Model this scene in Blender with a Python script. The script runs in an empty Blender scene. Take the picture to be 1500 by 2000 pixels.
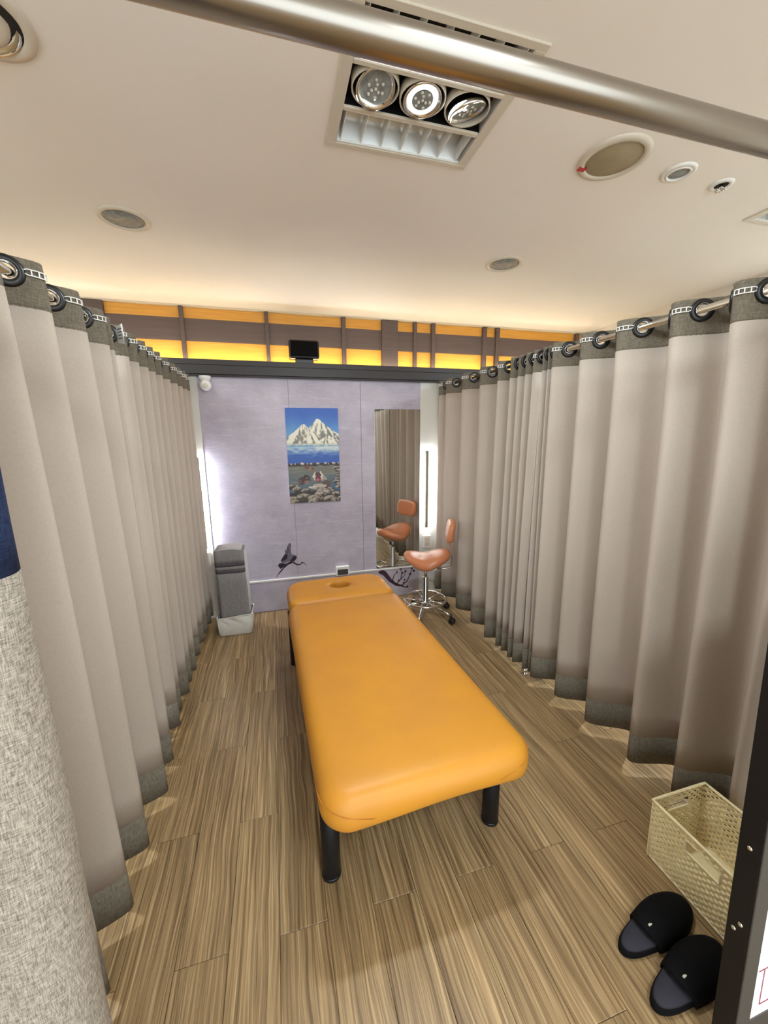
import bpy, bmesh, math, random
from mathutils import Vector, Matrix
random.seed(7)
sc = bpy.context.scene
C = sc.collection
PI = math.pi

# ------------------------------------------------------------------ camera
F_PX, CX, CY, CAM_H = 760.0, 750.0, 1000.0, 1.6
def pix(x, y): return Vector((x-CX, CY-y, -F_PX))
_Y = pix(535, 853).normalized()                  # vanishing point of the bed / curtain direction
_X = pix(3592, 822); _X = (_X - _X.dot(_Y)*_Y).normalized()
_Z = _X.cross(_Y)
if _Z.y < 0: _Z = -_Z
cam_d = bpy.data.cameras.new('camera'); cam = bpy.data.objects.new('camera', cam_d); C.objects.link(cam)
cam_d.sensor_fit = 'HORIZONTAL'; cam_d.sensor_width = 36.0; cam_d.lens = 36.0*F_PX/1500.0
cam_d.clip_start = 0.02
m = Matrix((_X, _Y, _Z)).to_4x4(); m.translation = Vector((0, 0, CAM_H))
cam.matrix_world = m
sc.camera = cam

# ------------------------------------------------------------------ world, exposure
w = bpy.data.worlds.new('world'); sc.world = w; w.use_nodes = True
w.node_tree.nodes['Background'].inputs[0].default_value = (0.84, 0.94, 1.0, 1)
w.node_tree.nodes['Background'].inputs[1].default_value = 2.25
vs = sc.view_settings
vs.view_transform = 'Standard'; vs.look = 'None'; vs.gamma = 1.0; vs.use_curve_mapping = False
vs.exposure = 0.68

H = 2.645            # ceiling height
WALL_Y = 3.56        # lilac partition
SLAT_Y = 3.72        # wall above it
XL, XR, YB = -2.7, 3.25, -2.6
P_CORRIDOR, P_MAIN, P_SIDE = 26.0, 17.0, 34.0
E_BAR, E_COVE = 215.0, 34.0

# ------------------------------------------------------------------ helpers
def lin(c):
    c = c/255.0
    return c/12.92 if c <= 0.04045 else ((c+0.055)/1.055)**2.4
def rgb(r, g, b): return (lin(r), lin(g), lin(b), 1.0)

class MB:
    def __init__(s): s.v = []; s.f = []; s.smooth = []
    def add(s, vs, fs, smooth=False):
        o = len(s.v); s.v += [tuple(v) for v in vs]
        for f in fs: s.f.append(tuple(i+o for i in f)); s.smooth.append(smooth)
        return s
    def box(s, x0, x1, y0, y1, z0, z1):
        return s.add([(x0,y0,z0),(x1,y0,z0),(x1,y1,z0),(x0,y1,z0),(x0,y0,z1),(x1,y0,z1),(x1,y1,z1),(x0,y1,z1)],
              [(0,3,2,1),(4,5,6,7),(0,1,5,4),(1,2,6,5),(2,3,7,6),(3,0,4,7)])
    def rings(s, rings, cap0=True, cap1=True, closed=True, smooth=True):
        n = len(rings[0]); vs = [p for r in rings for p in r]; fs = []
        for i in range(len(rings)-1):
            for j in range(n if closed else n-1):
                k = (j+1) % n
                fs.append((i*n+j, i*n+k, (i+1)*n+k, (i+1)*n+j))
        o = len(s.v); s.add(vs, fs, smooth)
        if cap0: s.f.append(tuple(o+j for j in reversed(range(n)))); s.smooth.append(False)
        if cap1: s.f.append(tuple(o+(len(rings)-1)*n+j for j in range(n))); s.smooth.append(False)
        return s
    def lathe(s, prof, n=24, c=(0,0,0), axis=(0,0,1), cap0=True, cap1=True):
        q = Vector((0,0,1)).rotation_difference(Vector(axis).normalized()); c = Vector(c)
        return s.rings([[c+q@Vector((r*math.cos(2*PI*j/n), r*math.sin(2*PI*j/n), z)) for j in range(n)] for r, z in prof], cap0, cap1)
    def cyl(s, a, b, r, n=16, r2=None):
        a, b = Vector(a), Vector(b); L = (b-a).length
        return s.lathe([(r,0),(r if r2 is None else r2, L)], n, a, b-a)
    def tube(s, pts, r, n=10, closed=False):
        pts = [Vector(p) for p in pts]; rs = []; up = None
        N = len(pts)
        for i, p in enumerate(pts):
            if closed: t = (pts[(i+1) % N]-pts[i-1]).normalized()
            else: t = (pts[min(i+1, N-1)]-pts[max(i-1, 0)]).normalized()
            if up is None:
                up = Vector((0,0,1)) if abs(t.z) < .9 else Vector((1,0,0))
            a = t.cross(up)
            if a.length < 1e-4: a = t.cross(Vector((1,0.3,0)))
            a.normalize(); b = a.cross(t).normalized(); up = b
            rr = r[i] if isinstance(r, (list, tuple)) else r
            rs.append([p+a*rr*math.cos(2*PI*j/n)+b*rr*math.sin(2*PI*j/n) for j in range(n)])
        if closed: rs.append(rs[0])
        return s.rings(rs, not closed, not closed)
    def mesh(s, name):
        me = bpy.data.meshes.new(name); me.from_pydata(s.v, [], s.f)
        me.polygons.foreach_set('use_smooth', s.smooth)
        me.update()
        bm = bmesh.new(); bm.from_mesh(me); bmesh.ops.recalc_face_normals(bm, faces=bm.faces); bm.to_mesh(me); bm.free()
        return me

def link(name, data, mat=None, parent=None):
    o = bpy.data.objects.new(name, data); C.objects.link(o)
    if mat is not None and data is not None and len(data.materials) == 0: data.materials.append(mat)
    if parent is not None: o.parent = parent
    return o
def obj(name, mb, mat, parent=None, bevel=0, seg=2):
    o = link(name, mb.mesh(name), mat, parent)
    if bevel:
        md = o.modifiers.new('bevel', 'BEVEL'); md.width = bevel; md.segments = seg; md.limit_method = 'ANGLE'
        md.harden_normals = False
    return o
def tag(o, label=None, cat=None, group=None, kind=None):
    if label: o['label'] = label
    if cat: o['category'] = cat
    if group: o['group'] = group
    if kind: o['kind'] = kind
    return o
def thing(name, label, cat, loc=(0,0,0), rz=0, group=None):
    o = bpy.data.objects.new(name, None); C.objects.link(o); o.empty_display_size = .05
    o.location = loc; o.rotation_euler = (0,0,rz)
    return tag(o, label, cat, group)
def dup(root, loc, label=None):
    def cp(o, parent):
        c = o.copy(); C.objects.link(c); c.parent = parent
        for ch in o.children: cp(ch, c)
        return c
    r = cp(root, None); r.location = loc
    if label: r['label'] = label
    return r

# ------------------------------------------------------------------ materials
def mat(name, col, rough=.5, metal=0.0, spec=.5, emit=None, estr=0, bump=None, vary=None):
    """bump=(scale xyz, strength, dist) ; vary=(scale xyz, other colour, amount)"""
    M = bpy.data.materials.new(name); M.use_nodes = True; nt = M.node_tree; b = nt.nodes['Principled BSDF']
    b.inputs['Base Color'].default_value = col; b.inputs['Roughness'].default_value = rough
    b.inputs['Metallic'].default_value = metal; b.inputs['Specular IOR Level'].default_value = spec
    if emit: b.inputs['Emission Color'].default_value = emit; b.inputs['Emission Strength'].default_value = estr
    def noise(scale, detail=4):
        tc = nt.nodes.new('ShaderNodeTexCoord'); mp = nt.nodes.new('ShaderNodeMapping'); n = nt.nodes.new('ShaderNodeTexNoise')
        nt.links.new(tc.outputs['Object'], mp.inputs['Vector']); mp.inputs['Scale'].default_value = scale
        nt.links.new(mp.outputs[0], n.inputs['Vector']); n.inputs['Scale'].default_value = 1.0; n.inputs['Detail'].default_value = detail
        return n
    if vary:
        n = noise(vary[0]); r = nt.nodes.new('ShaderNodeMapRange'); r.inputs[1].default_value = .35; r.inputs[2].default_value = .65
        r.inputs[4].default_value = vary[2]; nt.links.new(n.outputs['Fac'], r.inputs[0])
        mx = nt.nodes.new('ShaderNodeMix'); mx.data_type = 'RGBA'; mx.inputs[6].default_value = col; mx.inputs[7].default_value = vary[1]
        nt.links.new(r.outputs[0], mx.inputs[0]); nt.links.new(mx.outputs[2], b.inputs['Base Color'])
    if bump:
        n = noise(bump[0], 3); bp = nt.nodes.new('ShaderNodeBump'); bp.inputs['Strength'].default_value = bump[1]; bp.inputs['Distance'].default_value = bump[2]
        nt.links.new(n.outputs['Fac'], bp.inputs['Height']); nt.links.new(bp.outputs[0], b.inputs['Normal'])
    return M

def wood_mat(name, world):
    M = bpy.data.materials.new(name); M.use_nodes = True; nt = M.node_tree; N = nt.nodes.new; L = nt.links.new
    b = nt.nodes['Principled BSDF']; tc = N('ShaderNodeTexCoord'); oi = N('ShaderNodeObjectInfo')
    add = N('ShaderNodeVectorMath'); add.operation = 'ADD'
    sc_ = N('ShaderNodeVectorMath'); sc_.operation = 'SCALE'; sc_.inputs[0].default_value = (13.7, 41.3, 7.1)
    L(oi.outputs['Random'], sc_.inputs['Scale']); L(tc.outputs['Object'], add.inputs[0]); L(sc_.outputs[0], add.inputs[1])
    # slow sideways wander of the grain
    mp0 = N('ShaderNodeMapping'); mp0.inputs['Scale'].default_value = (6.0, 1.5, 1); L(add.outputs[0], mp0.inputs['Vector'])
    n0 = N('ShaderNodeTexNoise'); n0.inputs['Scale'].default_value = 1; n0.inputs['Detail'].default_value = 2; L(mp0.outputs[0], n0.inputs['Vector'])
    off = N('ShaderNodeMath'); off.operation = 'MULTIPLY'; off.inputs[1].default_value = .07; L(n0.outputs['Fac'], off.inputs[0])
    cmb = N('ShaderNodeCombineXYZ'); L(off.outputs[0], cmb.inputs[0])
    add2 = N('ShaderNodeVectorMath'); add2.operation = 'ADD'; L(add.outputs[0], add2.inputs[0]); L(cmb.outputs[0], add2.inputs[1])
    def nz(scale, det, rough=.6):
        mp = N('ShaderNodeMapping'); mp.inputs['Scale'].default_value = scale; L(add2.outputs[0], mp.inputs['Vector'])
        n = N('ShaderNodeTexNoise'); n.inputs['Scale'].default_value = 1; n.inputs['Detail'].default_value = det; n.inputs['Roughness'].default_value = rough
        L(mp.outputs[0], n.inputs['Vector']); return n
    g1 = nz((112, 1.6, 1), 6, .68); g2 = nz((260, 3.0, 1), 3); g3 = nz((10, .7, 1), 2)
    r1 = N('ShaderNodeValToRGB'); L(g1.outputs['Fac'], r1.inputs[0]); cr = r1.color_ramp
    cr.elements[0].position = .27; cr.elements[0].color = rgb(98, 74, 48)
    cr.elements[1].position = .75; cr.elements[1].color = rgb(220, 190, 142)
    e = cr.elements.new(.43); e.color = rgb(148, 118, 80)
    e = cr.elements.new(.56); e.color = rgb(178, 147, 104)
    mx = N('ShaderNodeMix'); mx.data_type = 'RGBA'; mx.blend_type = 'MULTIPLY'; L(r1.outputs[0], mx.inputs[6])
    rr = N('ShaderNodeMapRange'); rr.inputs[1].default_value = .35; rr.inputs[2].default_value = .65; rr.inputs[3].default_value = .50; rr.inputs[4].default_value = 1.12; L(g2.outputs['Fac'], rr.inputs[0])
    mx.inputs[0].default_value = .8; L(rr.outputs[0], mx.inputs[7])
    mx2 = N('ShaderNodeMix'); mx2.data_type = 'RGBA'; mx2.blend_type = 'MULTIPLY'; mx2.inputs[0].default_value = 1; L(mx.outputs[2], mx2.inputs[6])
    r3 = N('ShaderNodeMapRange'); r3.inputs[1].default_value = .3; r3.inputs[2].default_value = .7; r3.inputs[3].default_value = .80; r3.inputs[4].default_value = 1.08; L(g3.outputs['Fac'], r3.inputs[0])
    L(r3.outputs[0], mx2.inputs[7]); L(mx2.outputs[2], b.inputs['Base Color'])
    b.inputs['Roughness'].default_value = .36; b.inputs['Specular IOR Level'].default_value = .45
    bp = N('ShaderNodeBump'); bp.inputs['Strength'].default_value = .25; bp.inputs['Distance'].default_value = .001
    L(g1.outputs['Fac'], bp.inputs['Height']); L(bp.outputs[0], b.inputs['Normal'])
    return M

def lilac_mat():
    M = bpy.data.materials.new('lilac_plaster'); M.use_nodes = True; nt = M.node_tree; N = nt.nodes.new; L = nt.links.new
    b = nt.nodes['Principled BSDF']; tc = N('ShaderNodeTexCoord')
    def nz(scale, det):
        mp = N('ShaderNodeMapping'); mp.inputs['Scale'].default_value = scale; L(tc.outputs['Object'], mp.inputs['Vector'])
        n = N('ShaderNodeTexNoise'); n.inputs['Scale'].default_value = 1; n.inputs['Detail'].default_value = det; n.inputs['Roughness'].default_value = .65
        L(mp.outputs[0], n.inputs['Vector']); return n
    a = nz((3.2, 1, 3.6), 6); s = nz((7, 1, 75), 4); f = nz((160, 1, 160), 2)
    r = N('ShaderNodeValToRGB'); L(a.outputs['Fac'], r.inputs[0])
    r.color_ramp.elements[0].position = .3; r.color_ramp.elements[0].color = rgb(172, 163, 177)
    r.color_ramp.elements[1].position = .7; r.color_ramp.elements[1].color = rgb(200, 192, 203)
    r2 = N('ShaderNodeMapRange'); r2.inputs[1].default_value = .55; r2.inputs[2].default_value = .72; r2.inputs[4].default_value = .42; L(s.outputs['Fac'], r2.inputs[0])
    mx = N('ShaderNodeMix'); mx.data_type = 'RGBA'; L(r2.outputs[0], mx.inputs[0]); L(r.outputs[0], mx.inputs[6]); mx.inputs[7].default_value = rgb(220, 212, 220)
    r3 = N('ShaderNodeMapRange'); r3.inputs[1].default_value = .3; r3.inputs[2].default_value = .7; r3.inputs[3].default_value = .9; r3.inputs[4].default_value = 1.07; L(f.outputs['Fac'], r3.inputs[0])
    mx2 = N('ShaderNodeMix'); mx2.data_type = 'RGBA'; mx2.blend_type = 'MULTIPLY'; mx2.inputs[0].default_value = 1; L(mx.outputs[2], mx2.inputs[6]); L(r3.outputs[0], mx2.inputs[7])
    L(mx2.outputs[2], b.inputs['Base Color']); b.inputs['Roughness'].default_value = .6
    return M

def woven_mat(name, c1, c2, sx, amount=.8, rough=.9, zx=None):
    """fabric: fine threads along z and across, on object coordinates"""
    M = bpy.data.materials.new(name); M.use_nodes = True; nt = M.node_tree; N = nt.nodes.new; L = nt.links.new
    b = nt.nodes['Principled BSDF']; tc = N('ShaderNodeTexCoord')
    outs = []
    for scl in ((sx*.12, sx*.12, sx), (sx, sx, sx*.10)):
        mp = N('ShaderNodeMapping'); mp.inputs['Scale'].default_value = scl; L(tc.outputs['Object'], mp.inputs['Vector'])
        n = N('ShaderNodeTexNoise'); n.inputs['Scale'].default_value = 1; n.inputs['Detail'].default_value = 3; L(mp.outputs[0], n.inputs['Vector']); outs.append(n)
    ad = N('ShaderNodeMath'); ad.operation = 'ADD'; L(outs[0].outputs['Fac'], ad.inputs[0]); L(outs[1].outputs['Fac'], ad.inputs[1])
    r = N('ShaderNodeMapRange'); r.inputs[1].default_value = .75; r.inputs[2].default_value = 1.25; r.inputs[4].default_value = 1; L(ad.outputs[0], r.inputs[0])
    mx = N('ShaderNodeMix'); mx.data_type = 'RGBA'; L(r.outputs[0], mx.inputs[0]); mx.inputs[6].default_value = c1; mx.inputs[7].default_value = c2
    L(mx.outputs[2], b.inputs['Base Color']); b.inputs['Roughness'].default_value = rough; b.inputs['Specular IOR Level'].default_value = .15
    bp = N('ShaderNodeBump'); bp.inputs['Strength'].default_value = .35*amount; bp.inputs['Distance'].default_value = .001
    L(ad.outputs[0], bp.inputs['Height']); L(bp.outputs[0], b.inputs['Normal'])
    return M

M_wood = wood_mat('wood_plank_vinyl', False)
M_lilac = lilac_mat()
M_ceil = mat('ceiling_paint', rgb(238, 231, 221), .85, vary=((.9,.9,.9), rgb(232, 224, 213), .8))
M_wall = mat('off_white_wall', rgb(214, 206, 192), .8)
M_white = mat('white_plastic', rgb(232, 230, 224), .4)
M_column = mat('white_laminate', rgb(218, 215, 205), .45)
M_curt = woven_mat('taupe_curtain', rgb(174, 160, 146), rgb(182, 168, 154), 900, .2)
M_trim = woven_mat('charcoal_linen', rgb(96, 88, 75), rgb(126, 117, 102), 420, .8)
M_linen = woven_mat('grey_linen', rgb(104, 96, 86), rgb(178, 166, 150), 850, 1.0)
M_navy = woven_mat('navy_linen', rgb(22, 32, 58), rgb(44, 56, 86), 620, 1.0)
M_chrome = mat('chrome', rgb(225, 222, 216), .12, 1.0)
M_steel = mat('brushed_steel', rgb(158, 150, 140), .3, 1.0, bump=((3, 900, 900), .05, .0005))
M_black = mat('black_metal', rgb(14, 13, 15), .5, spec=.35)
M_blackp = mat('black_plastic', rgb(13, 13, 14), .35)
M_beam = mat('black_brown_beam', rgb(44, 38, 36), .45)
M_brown = mat('dark_brown_board', rgb(92, 76, 72), .6, vary=((2, 2, 60), rgb(82, 67, 63), .8))
M_yellow = mat('golden_wood', rgb(228, 166, 66), .45, vary=((4, 4, 70), rgb(218, 152, 54), .9))
M_leather = mat('amber_leather', rgb(206, 140, 38), .46, spec=.45, bump=((420,420,420), .12, .0006), vary=((5,5,5), rgb(198, 132, 46), .7))
M_seat = mat('tan_leather', rgb(196, 122, 82), .32, bump=((380,380,380), .1, .0005))
M_thread = mat('dark_thread', rgb(186, 118, 32), .7)
M_mirror = mat('mirror_glass', rgb(228, 230, 226), .015, 1.0)
M_grey = woven_mat('grey_blanket', rgb(122, 117, 115), rgb(146, 140, 137), 300, .7)
M_greyd = woven_mat('dark_blanket_band', rgb(76, 70, 74), rgb(92, 86, 88), 300, .7)
M_greyl = woven_mat('pale_blanket_edge', rgb(176, 170, 166), rgb(196, 190, 186), 300, .7)
M_canvas = woven_mat('white_canvas', rgb(206, 200, 188), rgb(226, 220, 208), 240, .7)
M_rattan = mat('cream_rattan', rgb(246, 230, 186), .5, vary=((60,60,60), rgb(236, 216, 166), .7))
M_felt = mat('black_felt', rgb(13, 12, 13), .95, spec=.15)
M_insole = mat('charcoal_insole', rgb(52, 50, 56), .85, spec=.2)
M_bar = mat('led_bar_cover', rgb(120, 116, 92), .5)
M_glow = mat('led_diffuser', (1,1,1,1), .5, emit=(.84, .90, 1.0, 1), estr=E_BAR)
M_cove = mat('cove_led', (1,1,1,1), .5, emit=(1.0, .90, .66, 1), estr=E_COVE)
M_lens = mat('grey_lamp_lens', rgb(106, 110, 106), .45, vary=((40,40,40), rgb(164, 166, 160), .6))
M_led = mat('led_cell', rgb(196, 190, 176), .15, spec=.8)
M_lit = mat('lit_lamp_ring', (1,1,1,1), .3, emit=(1,1,1,1), estr=1.1)
M_ring = mat('off_white_metal', rgb(206, 196, 178), .35)
M_spkcloth = mat('speaker_cloth', rgb(160, 144, 112), .9, bump=((500,500,500), .5, .001), vary=((30,30,30), rgb(148,132,102), .6))
M_red = mat('red_sticker', rgb(176, 28, 32), .5)
M_reflector = mat('white_reflector', rgb(206, 206, 202), .28, .5)
M_ink = mat('black_ink', rgb(36, 30, 36), .7)
M_inkg = mat('grey_ink', rgb(112, 102, 116), .7)
M_inkl = mat('pale_ink', rgb(196, 188, 198), .7)
M_plum = mat('plum_ink', rgb(66, 36, 52), .7)
M_signlit = mat('lit_sign_face', (1,1,1,1), .3, emit=(.93,.94,1,1), estr=.58)
M_signgrey = mat('grey_sign_frame', rgb(66, 64, 60), .5)
M_pink = mat('rose_print', rgb(150, 84, 98), .6)
M_dark = mat('dark_void', rgb(18, 15, 13), .8)

# ------------------------------------------------------------------ setting: floor
base = MB().box(XL, XR, YB, SLAT_Y+.1, -.06, -.006)
floor = tag(obj('floor', base, M_wood), 'wood-look vinyl plank floor in brown tones', kind='structure')
PW, PL, X0 = .1571, .88, -.08
cache = {}
for k in range(-6, 14):
    x0 = X0+k*PW; j0 = 1.04 if k % 2 == 0 else 1.48
    y = j0-PL*3
    while y < WALL_Y:
        y0, y1 = max(y, -1.0), min(y+PL, WALL_Y-.002); y += PL
        if y1-y0 < .03: continue
        key = round(y1-y0, 3)
        if key not in cache:
            g, c = .0006, .0011; hw, hl = PW/2-g, (y1-y0)/2-g
            mb = MB()
            mb.rings([[(-hw,-hl,-.006),(hw,-hl,-.006),(hw,hl,-.006),(-hw,hl,-.006)],
                      [(-hw,-hl,-.0012),(hw,-hl,-.0012),(hw,hl,-.0012),(-hw,hl,-.0012)],
                      [(-hw+c,-hl+c,0),(hw-c,-hl+c,0),(hw-c,hl-c,0),(-hw+c,hl-c,0)]], smooth=False)
            cache[key] = mb.mesh('plank'); cache[key].materials.append(M_wood)
        p = link('plank', cache[key], None, floor); p.location = (x0+PW/2, (y0+y1)/2, 0)

# ceiling with openings for the recessed fixtures
FX, FY = .52, 1.375                                   # centre of the fixture above the bed
fixtures = [(FX, FY), (FX+2.09, FY), (FX-2.09, FY), (FX, FY-2.2)]
FW, FD = .25, .245                                    # half opening
xs = sorted({XL, XR, *[f[0]-FW for f in fixtures], *[f[0]+FW for f in fixtures]})
ys = sorted({YB, SLAT_Y+.1, *[f[1]-FD for f in fixtures], *[f[1]+FD for f in fixtures]})
mb = MB()
for a, b in zip(xs, xs[1:]):
    for c, d in zip(ys, ys[1:]):
        mx_, my_ = (a+b)/2, (c+d)/2
        if any(abs(mx_-f[0]) < FW and abs(my_-f[1]) < FD for f in fixtures): continue
        mb.box(a, b, c, d, H, H+.03)
tag(obj('ceiling', mb, M_ceil), 'plain warm off-white painted ceiling', kind='structure')
tag(obj('wall_left', MB().box(XL-.05, XL, YB, SLAT_Y+.1, 0, H), M_wall), kind='structure')
tag(obj('wall_right', MB().box(XR, XR+.05, YB, SLAT_Y+.1, 0, H), M_wall), kind='structure')

# lilac partition with panels
wb = tag(obj('wall_back', MB().box(XL, XR, WALL_Y+.012, SLAT_Y+.1, 0, 2.095), M_wall), 'lilac plaster-look partition wall behind the massage bed', kind='structure')
for a, b in ((-2.6, -.74), (-.572, .140), (.142, .77), (.773, 1.345), (1.53, 3.2)):
    obj('panel', MB().box(a, b, WALL_Y, WALL_Y+.012, 0, 2.095), M_lilac if -.6 < a < 1.4 else M_wall, wb, .001, 1)
# white columns either side of it
tag(obj('trim_1', MB().box(-.74, -.572, WALL_Y-.004, WALL_Y+.012, 0, 2.095), M_column, None, .002), 'white laminate strip on the left edge of the lilac wall', kind='structure')
tag(obj('trim_2', MB().box(1.345, 1.53, WALL_Y-.004, WALL_Y+.012, 0, 2.095), M_column, None, .002), 'white laminate strip on the right edge of the lilac wall', kind='structure')
# upper wall and beam
tag(obj('wall_upper', MB().box(XL, XR, SLAT_Y, SLAT_Y+.1, 2.095, H), M_wall), kind='structure')
bm_ = MB().box(XL, XR, 3.50, SLAT_Y, 2.095, 2.165).box(XL, XR, 3.50, 3.525, 2.165, 2.208).box(XL, XR, 3.515, 3.56, 2.083, 2.095)
beam = tag(obj('trim_3', bm_, M_beam, None, .003), 'black-brown horizontal beam along the top of the lilac wall', kind='structure')
obj('led_strip', MB().box(XL, 3.15, 3.605, 3.618, 2.166, 2.178), M_cove, beam)

clad = thing('wall_cladding', 'golden wood cladding with dark brown boards and posts above the beam', 'cladding', (0, SLAT_Y, 2.165))
zb = 2.165
posts = [(-1.90,-1.87),(-1.357,-1.202),(-.675,-.644),(-.016,.014),(.639,.676),(1.010,1.163),(1.319,1.350),(1.50,1.537),(2.043,2.083),(2.186,2.226),(3.13,3.17)]
for a, b in posts:
    obj('post', MB().box(a, b, -.05, 0, 0, 2.637-zb), M_brown, clad, .002, 1)
edges = [-2.68]+[e for p in posts for e in p]+[3.24]
for a, b in zip(edges[0::2], edges[1::2]):
    obj('golden_panel', MB().box(a, b, -.012, 0, 2.549-zb, 2.635-zb), M_yellow, clad)
    obj('golden_panel', MB().box(a, b, -.012, 0, 0, 2.378-zb), M_yellow, clad)
    obj('dark_board', MB().box(a, b, -.03, 0, 2.378-zb, 2.549-zb), M_brown, clad, .001, 1)
obj('top_rail', MB().box(-2.68, 3.24, -.056, 0, 2.637-zb, H-zb-.001), M_ring, clad)

# ------------------------------------------------------------------ ceiling fixtures
def ceiling_fixture(x, y, label):
    t = thing('ceiling_light', label, 'light', (x, y, H), 0, 'recessed grille light fixtures')
    # flange frame, local z=0 is the ceiling surface, light opening below
    fr = MB()
    W, D = .275, .262
    for (a, b, c, d) in ((-W,W,-D,-D+.022),(-W,W,D-.022,D),(-W,-W+.035,-D+.022,D-.022),(W-.035,W,-D+.022,D-.022)):
        fr.box(a, b, c, d, -.007, 0)
    fr.box(-W+.035, W-.035, -.088, -.072, -.007, .02).box(-W+.035, W-.035, .078, .092, -.007, .02)
    obj('frame', fr, M_ring, t, .0015, 1)
    obj('housing', MB().box(-.249,-.245,-.243,.243,0,.11).box(.245,.249,-.243,.243,0,.11).box(-.249,.249,-.244,-.24,0,.11).box(-.249,.249,.24,.244,0,.11).box(-.249,.249,-.244,.244,.11,.114), M_white, t)
    obj('lamp_tray', MB().box(-.238,.238,-.072,.078,.035,.04).box(-.24,.24,-.074,-.072,0,.04).box(-.24,.24,.076,.078,0,.04), M_felt, t)
    for k, (lx, tilt) in enumerate(((-.155,(.18,-.25)), (0,(.05,-.12)), (.155,(.62,.18)))):
        ax = Vector((tilt[0]*.5, tilt[1], -1)).normalized()
        ring = obj('gimbal_ring', MB().lathe([(.070,0),(.074,.0),(.074,.03),(.070,.03),(.070,0)], 32, (lx,0,-.002), (0,0,1), False, False), M_ring, t)
        c = Vector((lx, .003, .012))
        lamp = obj('spot_lamp', MB().lathe([(.03,-.03),(.058,.0),(.062,.012),(.060,.018),(.054,.016),(.050,.012)], 32, c, ax, True, False), M_chrome, t)
        obj('lens', MB().lathe([(.052,.0115),(.0515,.012)], 32, c, ax), M_lit if k == 1 else M_lens, lamp)
        obj('inner_disc', MB().lathe([(.034,.0122),(.034,.0128)], 28, c, ax), M_lens, lamp)
        q = Vector((0,0,1)).rotation_difference(ax); cells = MB()
        for i in range(10):
            rr = 0 if i == 0 else (.013 if i < 4 else .025); an = 0 if i == 0 else (2*PI*i/3 if i < 4 else 2*PI*i/6+.3)
            cells.lathe([(.0055,0),(.0045,.003),(.002,.0042)], 10, c+q@Vector((rr*math.cos(an), rr*math.sin(an), .0128)), ax)
        obj('led_cell', cells, M_led, lamp)
    # two louvres
    for (a, b, dark) in ((-.24, -.09, True), (.094, .238, False)):
        mid = (a+b)/2
        prof = [(a+.004,.002),(a+.02,.05),(mid-.03,.085),(mid+.03,.085),(b-.02,.05),(b-.004,.002)]
        ref = MB().rings([[(x_, p[0], p[1]) for p in prof] for x_ in (-.236, .236)], False, False, False)
        obj('reflector', ref, M_dark if dark else M_reflector, t)
        for i in range(7):
            xx = -.225+i*.075
            sl = MB(); zt = .045
            sl.add([(xx-.001,a+.004,0),(xx+.001,a+.004,0),(xx+.001,b-.004,0),(xx-.001,b-.004,0),(xx-.001,a+.012,zt),(xx+.001,a+.012,zt),(xx+.001,b-.012,zt),(xx-.001,b-.012,zt)],
                   [(0,3,2,1),(4,5,6,7),(0,1,5,4),(1,2,6,5),(2,3,7,6),(3,0,4,7)])
            obj('louvre_blade', sl, M_white, t)
        obj('louvre_rail', MB().box(-.238,.238,a,a+.004,-.004,.012).box(-.238,.238,b-.004,b,-.004,.012), M_white, t)
        if not dark:
            obj('tube_lamp', MB().cyl((-.21,mid,.066),(.21,mid,.066),.008,12), M_reflector, t)
    return t
def area(name, loc, sx, sy, power, col, rot=(0,0,0), parent=None):
    l = bpy.data.lights.new(name, 'AREA'); l.shape = 'RECTANGLE'; l.size = sx; l.size_y = sy; l.energy = power; l.color = col
    o = bpy.data.objects.new(name, l); C.objects.link(o); o.location = loc; o.rotation_euler = rot
    if parent: o.parent = parent
    return o
WARM = (.82, .93, 1.0)
fx = ceiling_fixture(FX, FY, 'square ceiling light with three round lamps above the massage bed')
area('lamp_light', (0, .003, -.01), .42, .1, P_MAIN, WARM, parent=fx)
f2 = dup(fx, (FX+2.09, FY, H), 'square ceiling light at the right edge beyond the sprinkler')
f3 = dup(fx, (FX-2.09, FY, H), 'square ceiling light beyond the left curtains')
f4 = dup(fx, (FX, FY-2.2, H), 'square ceiling light over the entrance')
for o in C.objects:
    if o.type == 'LIGHT' and o.parent in (f2, f3, f4):
        o.data = o.data.copy(); o.data.energy = P_CORRIDOR if o.parent == f4 else P_SIDE
        if o.parent == f4: o.data.size_y = .42

def downlight(x, y, r, label, name='downlight', lens=M_lens):
    t = thing(name, label, 'light', (x, y, H), 0, 'round recessed downlights')
    obj('trim_ring', MB().lathe([(r,0),(r*.98,-.006),(r*.84,-.009),(r*.79,-.004),(r*.79,0)], 40, cap0=False, cap1=False), M_ring, t)
    obj('lens', MB().lathe([(r*.8,-.001),(r*.78,-.003),(.001,-.003)], 36, cap0=False), lens, t)
    return t
downlight(-.636, 2.381, .112, 'round downlight with grey lens above the left curtains')
downlight(1.451, 2.379, .112, 'round downlight with grey lens above the right curtains')
t = thing('ceiling_speaker', 'large round ceiling speaker with beige cloth and red sticker', 'speaker', (1.332, 1.436, H))
obj('rim', MB().lathe([(.128,0),(.126,-.008),(.104,-.012),(.100,-.005)], 48, cap0=False, cap1=False), M_ring, t)
obj('grille', MB().lathe([(.102,-.003),(.098,-.007),(.001,-.009)], 44, cap0=False), M_spkcloth, t)
obj('sticker', MB().box(-.1,-.068,.062,.082,-.0125,-.0095), M_red, t)
t = thing('ceiling_spotlight', 'small white round ceiling spot between the speaker and the sprinkler', 'light', (1.660, 1.436, H))
obj('trim_ring', MB().lathe([(.062,0),(.061,-.006),(.05,-.009),(.046,-.004)], 36, cap0=False, cap1=False), M_white, t)
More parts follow.
